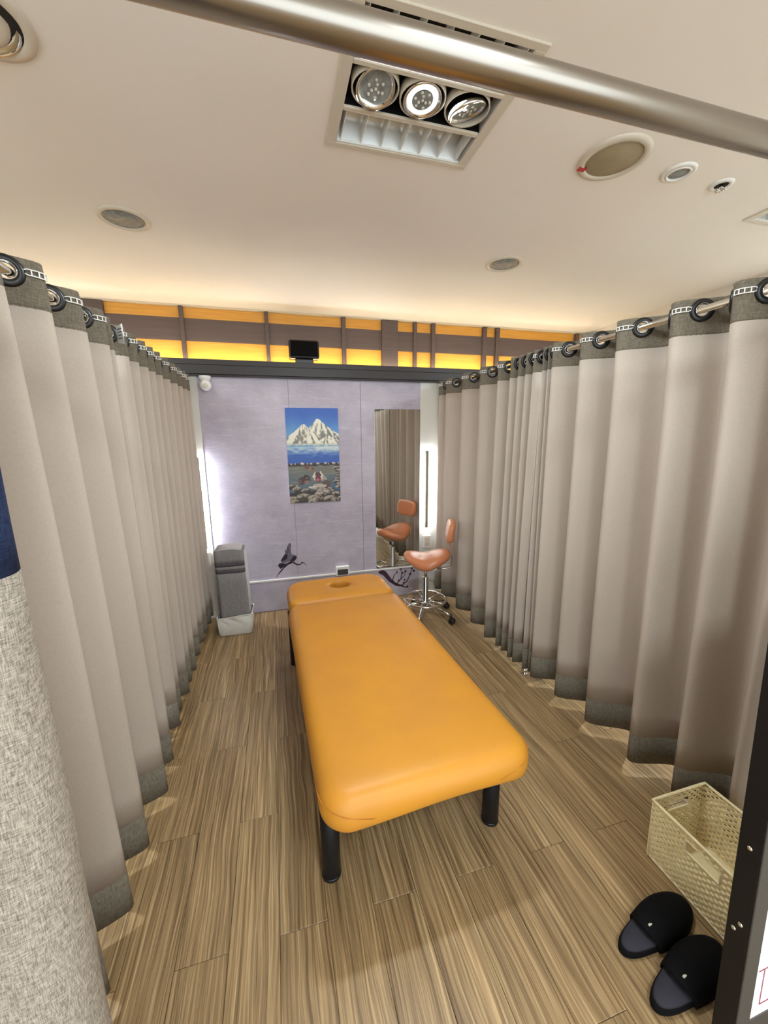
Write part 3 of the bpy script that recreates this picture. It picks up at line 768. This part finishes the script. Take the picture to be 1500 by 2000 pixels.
# local +x is forwards
seat = []
def seat_r(a):
    # egg outline: wider at the back
    c, s = math.cos(a), math.sin(a)
    return .205*c-.01+(.0), (.19-.045*smooth(-.2,1,c))*s
def seat_z(x, y):
    return -.022*(y/.19)**2 + .055*smooth(.03,-.2,x)+.035*smooth(.02,.2,x)
NS = 40
def sring(k, z, inn=0):
    out = []
    for j in range(NS):
        x, y = seat_r(2*PI*j/NS); x *= k; y *= k
        out.append((x, y, z+seat_z(x, y)))
    return out
s_rings = [sring(.55,.478), sring(.80,.484), sring(.94,.497), sring(1.0,.520), sring(.985,.545), sring(.93,.561), sring(.82,.570), sring(.6,.574), sring(.3,.574), sring(.05,.574)]
seat_o = obj('seat', MB().rings(s_rings), M_seat, st)
obj('seat_plate', MB().box(-.10,.08,-.075,.075,.458,.492), M_chrome, st, .004)
col = obj('gas_lift', MB().lathe([(.014,.0),(.014,.46)], 20, (0,0,.0)) if False else MB().cyl((0,0,.36),(0,0,.465),.014,20), M_chrome, st)
obj('column', MB().lathe([(.034,.085),(.034,.12),(.026,.13),(.026,.37),(.022,.378)], 24), M_chrome, st)
obj('foot_ring', MB().tube([(.185*math.cos(2*PI*k/40), .185*math.sin(2*PI*k/40), .165) for k in range(40)], .0095, 10, True), M_chrome, st)
for k in range(5):
    a = 2*PI*k/5+math.radians(150.0); ca, sa = math.cos(a), math.sin(a)
    lg = obj('base_leg', MB().tube([(ca*.02,sa*.02,.125),(ca*.10,sa*.10,.118),(ca*.20,sa*.20,.088),(ca*.255,sa*.255,.078)], [.017,.016,.014,.012], 12), M_chrome, st)
    obj('ring_spoke', MB().tube([(ca*.02,sa*.02,.150),(ca*.18,sa*.18,.165)], .0075, 10), M_chrome, st)
    c = Vector((ca*.255, sa*.255, 0)); pr = Vector((-sa, ca, 0)); b2 = Vector((ca, sa, 0))*.012
    cs = MB().cyl(c+Vector((0,0,.045)), c+Vector((0,0,.085)), .010, 12)
    for s in (-1, 1): cs.lathe([(.008,-.008),(.024,-.008),(.027,-.004),(.027,.004),(.024,.008),(.008,.008)], 20, c+b2+pr*s*.013+Vector((0,0,.027)), pr)
    cs.lathe([(.022,-.004),(.026,0),(.022,.004)], 16, c+b2+Vector((0,0,.036)), pr)
    obj('caster', cs, M_blackp, lg)
# back support and backrest
for s in (-1, 1):
    obj('back_bar', MB().tube([(-.06,s*.045,.470),(-.16,s*.045,.470),(-.205,s*.045,.478),(-.228,s*.045,.51),(-.232,s*.045,.57),(-.222,s*.045,.63),(-.222,s*.045,.70),(-.232,s*.045,.78)], .0075, 10), M_chrome, st)
brs = []
for (x_, k) in ((-.036,.86),(-.030,.95),(-.018,1.0),(.0,1.0),(.012,.96),(.019,.87),(.021,.6)):
    ring = []
    for j in range(40):
        a = 2*PI*j/40; c, s = math.cos(a), math.sin(a); e = .45
        yy_ = .145*k*abs(c)**e*(1 if c > 0 else -1); zz_ = .088*k*abs(s)**e*(1 if s > 0 else -1)
        ring.append((-.205+x_+.5*yy_*yy_+.18*-zz_*.8, yy_, .795+zz_))
    brs.append(ring)
obj('backrest', MB().rings(brs), M_seat, st)

# ------------------------------------------------------------------ folded blanket in canvas bin
bt = thing('canvas_bin', 'low white canvas bin on the floor by the left curtain', 'bin', (-.397, 3.27, 0), math.radians(-1.5))
def sq(hx, hy, z, r=.02, n=4, wob=0):
    return [(p[0]+wob*math.sin(9*p[1]), p[1]+wob*math.sin(11*p[0]), z) for p in subdiv(rrect(-hx,hx,-hy,hy,(r,)*4,n), .04)]
obj('canvas_side', MB().rings([sq(.120,.095,.002), sq(.126,.10,.006), sq(.131,.104,.08,wob=.002), sq(.135,.108,.165,wob=.003), sq(.132,.105,.166,wob=.003), sq(.127,.10,.08,wob=.002), sq(.121,.095,.012)], True, True), M_canvas, bt)
rim = sq(.1345,.1075,.166,wob=.003)
obj('rim_piping', MB().tube([Vector(p)+Vector((0,0,.006*math.sin(14*p[0])-.0)) for p in rim], .0045, 8, True), M_canvas, bt)
obj('corner_piping', MB().tube([(.121,-.096,.004),(.127,-.101,.08),(.131,-.105,.165)], .003, 6).tube([(-.121,-.096,.004),(-.127,-.101,.08),(-.131,-.105,.165)], .003, 6), M_canvas, bt)
bk = thing('folded_blanket', 'tall folded grey blanket with two dark bands standing in the canvas bin', 'blanket', (-.392, 3.27, .014), math.radians(-1.5))
def bl_ring(z, k=1.0):
    lean = -.010*z/.7
    return [(p[0]*k+lean+.0025*math.sin(20*p[1]+9*z), p[1]*k, z) for p in subdiv(rrect(-.112,.112,-.088,.088,(.028,)*4,5), .03)]
def bl_part(name, z0, z1, m_, k=1.0, n=6, capt=False):
    return obj(name, MB().rings([bl_ring(z0+(z1-z0)*i/n, k) for i in range(n+1)]+([bl_ring(z1+.010, k*.95), bl_ring(z1+.014, k*.8)] if capt else [])), m_, bk)
bl_part('fold', 0, .517, M_grey)
bl_part('dark_band', .517, .545, M_greyd, 1.004, 2)
bl_part('fold', .545, .573, M_grey, 1, 2)
bl_part('dark_band', .573, .603, M_greyd, 1.004, 2)
bl_part('fold', .603, .690, M_grey, 1, 3, True)
ed = MB()
for k in range(6):
    yy_ = -.07+k*.028
    ed.tube([(-.10-.01+.004*math.sin(k*3), yy_, .703),(-.05, yy_+.004, .712+.004*math.sin(k*2)),(.02, yy_-.003, .715),(.085, yy_, .706)], .012, 8)
obj('top_edge', ed, M_greyl, bk)
obj('side_edge', MB().tube([(.108,-.05,.03),(.111,-.05,.3),(.104,-.05,.69)], .008, 8).tube([(.110,-.015,.03),(.112,-.015,.3),(.105,-.015,.69)], .009, 8).tube([(.110,.03,.03),(.112,.03,.3),(.105,.03,.69)], .009, 8), M_greyl, bk)

# ------------------------------------------------------------------ rattan basket
BX0, BX1, BY0, BY1, BH = 1.285, 1.545, .545, .912, .255
bs = thing('rattan_basket', 'cream woven rattan storage basket at the foot of the right curtain', 'basket', (BX0, BY0, 0))
LX, LY = BX1-BX0, BY1-BY0
def woven(length, frame_pos, handle, nrow=21, step=.0135):
    mb = MB(); tp = .012
    nst = max(6, int(length/step)); dh = (BH-.022)/nrow
    for r in range(nrow):
        z0 = .010+r*dh
        for i in range(nst):
            u0, u1 = length*i/nst, length*(i+1)/nst
            um = (u0+u1)/2
            if handle and abs(um-length/2) < .055 and BH-.075 < z0+dh/2 < BH-.035: continue
            o = .0022 if (i+r) % 2 else -.0022
            pts = []
            for (uu, oo) in ((u0, 0), (u0+.3*(u1-u0), o), (u1-.3*(u1-u0), o), (u1, 0)): pts.append((uu, oo))
            for (a_, b_) in zip(pts, pts[1:]):
                q = [frame_pos(a_[0], a_[1]+.0014, z0+.0012), frame_pos(b_[0], b_[1]+.0014, z0+.0012), frame_pos(b_[0], b_[1]+.0014, z0+dh*.80), frame_pos(a_[0], a_[1]+.0014, z0+dh*.80),
                     frame_pos(a_[0], a_[1]-.0014, z0+.0012), frame_pos(b_[0], b_[1]-.0014, z0+.0012), frame_pos(b_[0], b_[1]-.0014, z0+dh*.80), frame_pos(a_[0], a_[1]-.0014, z0+dh*.80)]
                mb.add(q, [(0,1,2,3),(7,6,5,4),(3,2,6,7),(0,4,5,1)])
    for i in range(0, nst+1):
        uu = length*i/nst
        top_ = BH-.01
        segs = [(0.006, top_)] if not (handle and abs(uu-length/2) < .055) else [(.006, BH-.076), (BH-.034, top_)]
        for (a_, b_) in segs:
            q = [frame_pos(uu+dx, oo, zz) for zz in (a_, b_) for dx, oo in ((-.0012,-.001),(.0012,-.001),(.0012,.001),(-.0012,.001))]
            mb.add(q, [(0,3,2,1),(4,5,6,7),(0,1,5,4),(1,2,6,5),(2,3,7,6),(3,0,4,7)])
    return mb
TP = .008
def tpz(z): return TP*(1-z/BH)
sides = {
 'left': (LY, lambda u, o, z: (tpz(z)-o, u, z), True), 'right': (LY, lambda u, o, z: (LX-tpz(z)+o, u, z), True),
 'back': (LX, lambda u, o, z: (u, LY-tpz(z)+o, z), True), 'front': (LX, lambda u, o, z: (u, tpz(z)-o, z), True)}
for nm, (ln, fp, hd) in sides.items():
    o = obj('woven_side', woven(ln, fp, hd), M_rattan, bs); o['kind'] = 'stuff'
    if hd:
        fr = MB()
        hp = [(ln/2-.056, BH-.077), (ln/2+.056, BH-.077), (ln/2+.056, BH-.033), (ln/2-.056, BH-.033)]
        loop = []
        for a_, b_ in zip(hp, hp[1:]+hp[:1]):
            for i in range(4): loop.append(fp(a_[0]+(b_[0]-a_[0])*i/4, 0, a_[1]+(b_[1]-a_[1])*i/4))
        obj('handle_rim', MB().tube(loop, .0042, 6, True), M_rattan, o)
rl = [(0,0),(LX,0),(LX,LY),(0,LY)]
lp = subdiv(rl, .03)
obj('rim', MB().tube([(p[0], p[1], BH-.004) for p in lp], .0055, 8, True), M_rattan, bs)
obj('bottom_rim', MB().tube([(p[0]*.94+.03*LX, p[1]*.95+.025*LY, .007) for p in lp], .0055, 8, True), M_rattan, bs)
obj('bottom', MB().box(.008,LX-.008,.008,LY-.008,.004,.009), M_rattan, bs)

# ------------------------------------------------------------------ slippers
def slipper(x, y, rz, label):
    t = thing('slipper', label, 'slipper', (x, y, 0), rz, 'black house slippers'); t.scale = (1.1, 1.0, 1.08)
    # local +x towards the toe, origin mid sole
    def outline(k=1.0):
        pts = []
        for j in range(44):
            a = 2*PI*j/44; c, s = math.cos(a), math.sin(a)
            wd = .052 if c > 0 else .043
            wd = .043+.011*smooth(-.6,.5,c)
            pts.append((.145*k*c, wd*(k if k < 1.02 else k)*abs(s)**.85*(1 if s >= 0 else -1)))
        return pts
    obj('sole', MB().rings([[(p[0],p[1],0) for p in outline(.95)], [(p[0],p[1],.004) for p in outline(1.0)], [(p[0],p[1],.018) for p in outline(1.0)], [(p[0],p[1],.022) for p in outline(.96)]]), M_felt, t)
    obj('insole', MB().rings([[(p[0],p[1],.022) for p in outline(.95)], [(p[0],p[1],.027) for p in outline(.90)], [(p[0],p[1],.0275) for p in outline(.5)]]), M_insole, t)
    # vamp: dome over the front part, open towards the heel
    vr = []
    x0, x1 = -.045, .150
    for i in range(15):
        f = i/14; xx = x0+(x1-x0)*f
        ew = (.043+.011*smooth(-.6,.5,min(1, xx/.145)))*math.sqrt(max(.0, 1-(xx/.152)**2))*1.08+.003
        hh = .072*math.sqrt(max(.004, 1-((max(0, xx-.035))/.118)**2))*(.80+.20*smooth(0,.3,f))
        ring = []
        for j in range(19):
            a = PI*j/18; ring.append((xx-.022*math.sin(a)*(1-f)*1.0+.0, ew*math.cos(a), .004+hh*math.sin(a)**.75))
        vr.append(ring)
    v = obj('vamp', MB().rings(vr, False, False, False), M_felt, t)
    md = v.modifiers.new('thickness', 'SOLIDIFY'); md.thickness = .006; md.offset = -1
    obj('label_tab', MB().box(-.052,-.036,-.014,-.008,.0625,.0655), M_ring, t, .001, 1)
slipper(1.105, .720, math.radians(7), 'black felt slipper nearer the rattan basket')
slipper(1.090, .600, math.radians(8), 'black felt slipper nearer the lit sign')

# ------------------------------------------------------------------ lit sign at the entrance
sg = thing('lightbox_sign', 'black framed lit sign standing at the lower right edge', 'sign', (1.004, .438, 0)); sg.rotation_euler = (math.radians(-2.0), 0, 0)
SW, SH, SD = .60, 1.32, .046
obj('body', MB().box(0,SW,0,SD,0,SH), M_black, sg, .002)
fr = MB()
for (a, b, c, d) in ((0,.046,0,SH),(SW-.046,SW,0,SH),(.046,SW-.046,0,.165),(.046,SW-.046,SH-.05,SH)): fr.box(a, b, -.004, 0, c, d)
obj('frame', fr, M_signgrey, sg, .001, 1)
face = obj('lit_face', MB().box(.046,SW-.046,-.0015,0,.165,SH-.05), M_signlit, sg)
ln = MB()
for row in range(8):
    z = .20+row*.11
    ln.box(.055 if row % 2 else .075, SW-.05, -.0024, -.0014, z-.002, z+.002)
    for k in range(4):
        x = .075+k*.14+(.06 if row % 2 else 0)
        ln.box(x-.002, x+.002, -.0024, -.0014, z, z+.11)
obj('line_print', ln, M_pink, face)
for (y_, z_) in ((.022,.655),(.030,.42),(.018,.445)):
    obj('screw', MB().lathe([(.0055,0),(.0055,.002),(.003,.0035)], 14, (0,y_,z_), (-1,0,0)), M_chrome, sg)
